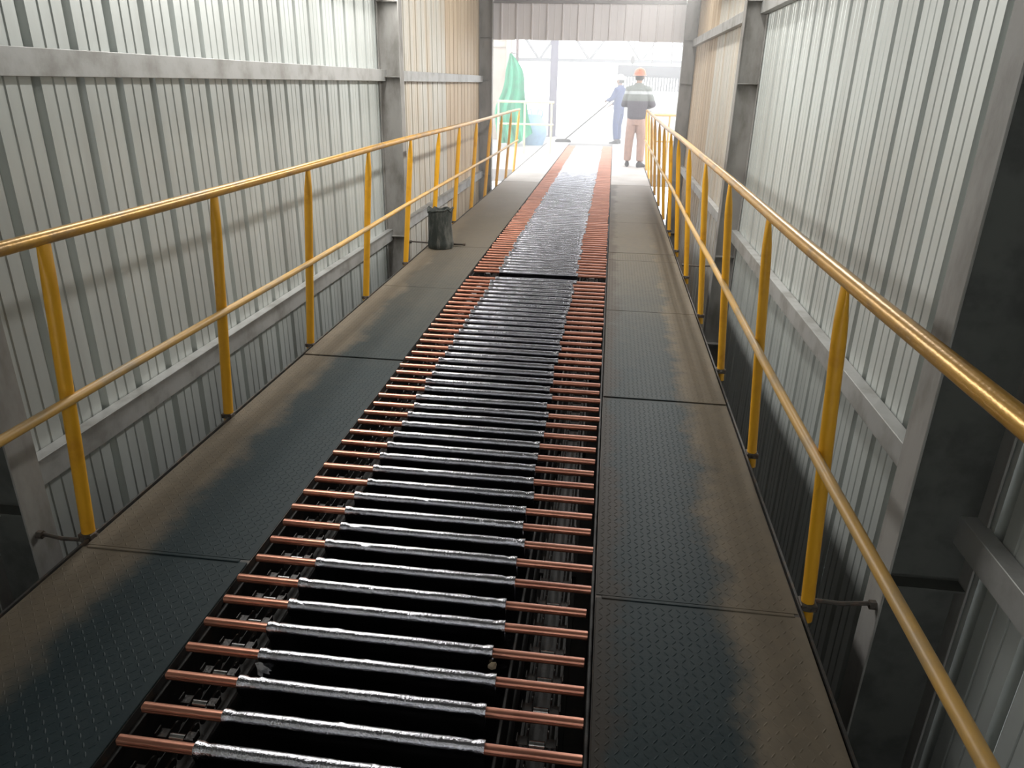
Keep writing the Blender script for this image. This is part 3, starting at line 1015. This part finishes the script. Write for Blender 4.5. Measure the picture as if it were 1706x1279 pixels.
    # shoes
    for s, leg in pose['legs'].items():
        a = leg[1]
        ft = pose['toe'][s]
        c_, s_ = math.cos(ft), math.sin(ft)
        sh = MB()
        rg = []
        for yy, w_, h_ in ((-0.085, 0.022, 0.05), (-0.07, 0.038, 0.10), (-0.02, 0.043, 0.125), (0.04, 0.044, 0.10), (0.10, 0.050, 0.068), (0.16, 0.046, 0.052), (0.195, 0.022, 0.036)):
            ring = []
            for q in range(12):
                an = 2 * math.pi * q / 12
                px = w_ * math.cos(an)
                pz = max(0.0, h_ * (0.5 + 0.55 * math.sin(an)))
                ring.append((a[0] + px * c_ - yy * s_, a[1] + px * s_ + yy * c_, pz))
            rg.append(ring)
        sh.rings(rg).build('shoe', M['shoe'], r, smooth=True)
    return tag(r, label, 'person')

# man at the end of the walkway, seen from behind
person((0.475, 15.55, 0.0), math.radians(-8), 0, dict(
    arms={1: ((0.285, 0.03, 1.17), (0.155, 0.27, 1.13)), -1: ((-0.265, 0.06, 1.17), (-0.09, 0.28, 1.16))},
    legs={1: ((0.125, 0.02, 0.50), (0.135, -0.03, 0.10)), -1: ((-0.115, 0.02, 0.50), (-0.125, 0.04, 0.10))},
    toe={1: -0.5, -1: 0.1}),
    'man in orange hard hat, grey two-tone jacket and dusty pink trousers, seen from behind', (M['jacket'], M['trouser']), M['helmet'], 1.01)
# worker beyond him, sweeping
P2 = Vector((0.165, 21.75, -0.004))
person(tuple(P2), math.radians(58), 0, dict(
    arms={1: ((0.27, 0.08, 1.18), (0.06, 0.30, 1.04)), -1: ((-0.25, 0.10, 1.20), (-0.10, 0.34, 1.16))},
    legs={1: ((0.10, 0.04, 0.50), (0.11, 0.02, 0.10)), -1: ((-0.10, 0.02, 0.50), (-0.12, -0.04, 0.10))},
    toe={1: -0.2, -1: 0.25}),
    'worker in navy overalls half hidden behind the man in the orange hard hat', (M['navy'], M['navy']), M['helmet2'], 0.98)
# long-handled broom
br = empty('broom', (-1.36, 21.75, 0.0))
tag(br, 'long-handled floor broom reaching down left from the navy worker', 'broom')
MB().tube([(0.04, 0, 0.05), (1.24, 0.14, 1.07), (1.50, 0.17, 1.29)], 0.016, 8).build('handle', M['dark_steel'], br, smooth=True)
hd = MB().prism([(-0.22, 0.03), (0.24, 0.03), (0.20, 0.075), (0.06, 0.085), (-0.02, 0.085), (-0.18, 0.075)], 'y', -0.05, 0.05)
hd.build('head', M['dark_steel'], br, bevel=0.006)
bs = MB()
for k in range(22):
    x = -0.21 + k * 0.0205
    bs.tube([(x, 0, 0.035), (x + random.uniform(-.01, .01), -0.01, 0.0)], 0.011, 5)
bs.build('bristles', M['dark_steel'], br)

# ------------------------------------------------------------------ outside the opening
# green tarpaulin hung from a point
tp = MB()
rows, cols_ = 26, 40
TX, TY = -2.68, 20.2
outer, inner_ = [], []
for j in range(rows + 1):
    t = j / rows
    z = 2.22 - 2.17 * t
    wdt = 0.03 + 0.34 * min(1, t * 1.7) ** 0.8 + 0.08 * t + 0.05 * math.sin(11 * t) * min(1, 5 * t) * (1 - t)
    cx = TX + 0.10 * min(1, t * 2.2) + 0.06 * math.sin(t * 7)
    ro = []
    for i in range(cols_ + 1):
        u = i / cols_ * 2 - 1
        fold = (0.02 + 0.09 * t) * math.sin(u * 9 + 1.2 * math.sin(t * 3)) + 0.03 * t * math.sin(u * 21 + t * 6)
        cut = 0.0
        x = cx + u * wdt * (1 + 0.06 * math.sin(7 * t + u))
        zz = z + (0.35 * max(0, u - 0.25) * t if t > 0.55 else 0)
        ro.append((x, TY - 0.25 * math.cos(u * 1.2) * t + fold, zz))
    outer.append(ro)
vs = [p for ro in outer for p in ro] + [(p[0], p[1] + 0.006, p[2]) for ro in outer for p in ro]
nn = (rows + 1) * (cols_ + 1)
fs = []
for j in range(rows):
    for i in range(cols_):
        a = j * (cols_ + 1) + i
        fs.append((a, a + 1, a + cols_ + 2, a + cols_ + 1))
        fs.append((nn + a, nn + a + cols_ + 1, nn + a + cols_ + 2, nn + a + 1))
tp.add(vs, fs)
tarp = tp.build('tarpaulin', M['tarp'], None, smooth=True)
tag(tarp, 'green tarpaulin hanging gathered from a point outside the left of the opening', 'tarpaulin')
# post that carries it
po = empty('tarpaulin_post', (-2.62, 21.05, -0.02))
tag(po, 'slim reddish steel post behind the green tarpaulin', 'post')
MB().box(-0.035, 0.035, -0.035, 0.035, 0.0, 3.3).build('shaft', M['red_steel'], po, bevel=0.006)
MB().tube([(0.0, -0.03, 2.27), (-0.06, -0.80, 2.26), (-0.06, -0.83, 2.235)], 0.012, 8).build('hook', M['wire'], po, smooth=True)
MB().box(-0.10, 0.10, -0.10, 0.10, 0.0, 0.015).build('base_plate', M['red_steel'], po)

# pale blue sack
sk = empty('bulk_sack', (-2.08, 20.7, -0.02))
tag(sk, 'pale blue woven sack slumped on the floor beside the green tarpaulin', 'sack')
rg = []
for j in range(14):
    t = j / 13
    z = 0.78 * t
    ring = []
    for k in range(24):
        a = 2 * math.pi * k / 24
        rr = 0.31 * (0.85 + 0.3 * math.sin(math.pi * min(1, t * 1.1)) - 0.35 * t ** 4)
        rr *= 1 + 0.13 * noise.noise(Vector((math.cos(a) * 1.6, math.sin(a) * 1.6, z * 3)))
        ring.append((rr * math.cos(a), rr * 0.8 * math.sin(a), z))
    rg.append(ring)
MB().rings(rg).build('sack_body', M['sack'], sk, smooth=True)
for s in (-1, 1):
    MB().tube([(s * 0.20, 0, 0.70), (s * 0.22, 0.0, 0.86), (s * 0.10, 0.03, 0.90), (s * 0.06, 0.03, 0.72)], 0.016, 6).build('lifting_loop', M['sack'], sk, smooth=True)

# cream-white railing in front of the tarpaulin
ra = empty('yard_railing', (-2.66, 18.0, -0.02))
tag(ra, 'cream painted railing outside the opening in front of the green tarpaulin', 'railing')
for z, rd in ((1.15, 0.028), (0.66, 0.022)):
    MB().tube([(-0.02, 0, z), (1.30, 0, z)], rd, 10).build('rail', M['cream_paint'], ra, smooth=True)
for x in (0.0, 0.62, 1.25):
    MB().tube([(x, 0, 0), (x, 0, 1.15)], 0.024, 10).build('post', M['cream_paint'], ra, smooth=True)

# right-hand cross rail at the end of the walkway
ry = empty('yard_railing', (0.80, 15.2, -0.02))
tag(ry, 'short yellow railing crossing to the right beyond the tunnel mouth', 'railing')
for z, rd in ((1.03, 0.022), (0.55, 0.018)):
    MB().tube([(0.0, 0, z), (0.62, 0, z)], rd, 10).build('rail', M['yellow_mid'], ry, smooth=True)
for x in (0.02, 0.30, 0.60):
    MB().tube([(x, 0, 0), (x, 0, 1.03)], 0.020, 10).build('post', M['yellow_mid'], ry, smooth=True)

# cream building edge on the left
wb = MB()
wb.box(-7.0, -2.98, 22.4, 22.7, -0.02, 5.0)
wb.box(-3.10, -2.92, 22.30, 22.4, -0.02, 5.0)
wb.box(-7.0, -2.98, 22.36, 22.4, 2.45, 2.6)
o = struct(wb.build('wall_yard', M['cream_wall'], None, bevel=0.01))

# lilac-grey stanchion
st = empty('yard_stanchion', (-1.87, 24.2, -0.02))
tag(st, 'lilac grey steel stanchion rising behind the cream railing', 'column')
MB().box(-0.11, 0.11, -0.11, -0.095, 0, 5.0).build('flange', M['lilac_grey'], st)
MB().box(-0.11, 0.11, 0.095, 0.11, 0, 5.0).build('flange', M['lilac_grey'], st)
MB().box(-0.006, 0.006, -0.095, 0.095, 0, 5.0).build('web', M['lilac_grey'], st)
MB().box(-0.2, 0.2, -0.2, 0.2, 0, 0.02).build('base_plate', M['lilac_grey'], st)

# overhead truss in the yard
tr = empty('roof_truss', (0.0, 30.0, 2.35))
tag(tr, 'pale steel lattice truss crossing high beyond the opening', 'truss')
def bar(a, b, w_=0.07):
    MB().tube([a, b], w_, 4).build('truss_member', M['pale_grey'], tr)
MB().box(-9, 9, -0.06, 0.06, -0.06, 0.06).build('bottom_chord', M['pale_grey'], tr, bevel=0.008)
MB().box(-9, 9, -0.06, 0.06, 1.30, 1.42).build('top_chord', M['pale_grey'], tr, bevel=0.008)
xs = -8.6
flip = False
while xs < 8.5:
    a, b = (0.0, 1.3) if not flip else (1.3, 0.0)
    bar((xs, 0, a), (xs + 0.95, 0, b), 0.05)
    flip = not flip
    xs += 0.95
for s in (-8.8, 8.8):
    MB().box(s - 0.12, s + 0.12, -0.12, 0.12, -2.37, 0.0).build('support_leg', M['pale_grey'], tr, bevel=0.01)

# spreader beam with hanging plates
sp = empty('spreader_beam', (1.15, 26.0, 1.80))
tag(sp, 'grey crane spreader beam slung behind the man in the orange hard hat', 'beam')
MB().prism([(-1.08, 0.02), (1.45, -0.03), (1.45, 0.30), (-1.08, 0.33)], 'y', -0.12, 0.12).build('beam', M['pale_grey'], sp, bevel=0.012)
MB().prism([(-1.08, -0.02), (1.45, -0.07), (1.45, -0.03), (-1.08, 0.02)], 'y', -0.16, 0.16).build('rack_bar', M['pale_grey'], sp)
for x in (-0.62, 0.0, 0.62):
    pts = [(x, 0, 0.30 - 0.02 * x), (x * 0.9, 0, 2.2)]
    MB().tube(pts, 0.018, 6).build('sling_chain', M['dark_steel'], sp)
MB().rings([[( -0.62 + 0.07 * math.cos(a), 0.05 * dy, 0.48 + 0.13 * math.sin(a)) for a in [k * math.pi / 6 for k in range(12)]] for dy in (-1, 1)]).build('hook_block', M['dark_steel'], sp, bevel=0.01)
pm = MB().prism([(-0.055, 0.0), (0.055, 0.0), (0.055, -0.03), (0.05, -0.04), (0.05, -0.40), (-0.05, -0.40), (-0.05, -0.04), (-0.055, -0.03)], 'x', -0.021, 0.021)
pmesh = pm.mesh('hung_plate', M['pale_grey'], bevel=0.002)
for k in range(26):
    x = 0.12 + k * 0.092
    o = link('hung_plate', pmesh, None, (x, 26.0, 1.785 - 0.0198 * (x - 0.07) - 0.005))
    tag(o, 'thin grey plate in the row hanging under the spreader beam', 'plate', 'plates under the spreader beam')
# pale tank
tk = empty('pipe_vessel', (2.2, 28.5, -0.02))
tag(tk, 'white horizontal vessel on saddles behind the right handrail', 'tank')
MB().tube([(-1.45, 0, 0.95), (-1.38, 0, 0.95), (-1.25, 0, 0.95), (1.5, 0, 0.95), (1.6, 0, 0.95), (1.66, 0, 0.95)], [0.05, 0.27, 0.36, 0.36, 0.27, 0.05], 20).build('shell', M['white_paint'], tk, smooth=True)
for x in (-0.9, 1.1):
    MB().prism([(-0.30, 0.0), (0.30, 0.0), (0.26, 0.72), (0.0, 0.62), (-0.26, 0.72)], 'x', x - 0.06, x + 0.06).build('saddle', M['pale_grey'], tk)

# ------------------------------------------------------------------ haze volumes added to veil the yard and tunnel mouth in glare
def haze(name, dens, box, label):
    m = bpy.data.materials.new('veil_haze')
    m.use_nodes = True
    nt = m.node_tree
    nt.nodes.clear()
    ou = nt.nodes.new('ShaderNodeOutputMaterial')
    v = nt.nodes.new('ShaderNodeVolumeScatter')
    v.inputs['Color'].default_value = (1.0, 0.985, 0.975, 1)
    v.inputs['Density'].default_value = dens
    v.inputs['Anisotropy'].default_value = 0.35
    nt.links.new(v.outputs[0], ou.inputs['Volume'])
    h = MB().box(*box).build(name, m)
    tag(h, label, 'haze')
    h['kind'] = 'stuff'
haze('glare_haze', 0.045, (-9.0, 9.0, 13.1, 29.0, 0.03, 6.0), 'added pale haze veiling the yard beyond the opening like glare')
haze('glare_haze', 0.075, (-1.97, 1.01, 8.0, 12.65, 0.03, 2.9), 'added pale haze lightening the inside of the tunnel mouth')
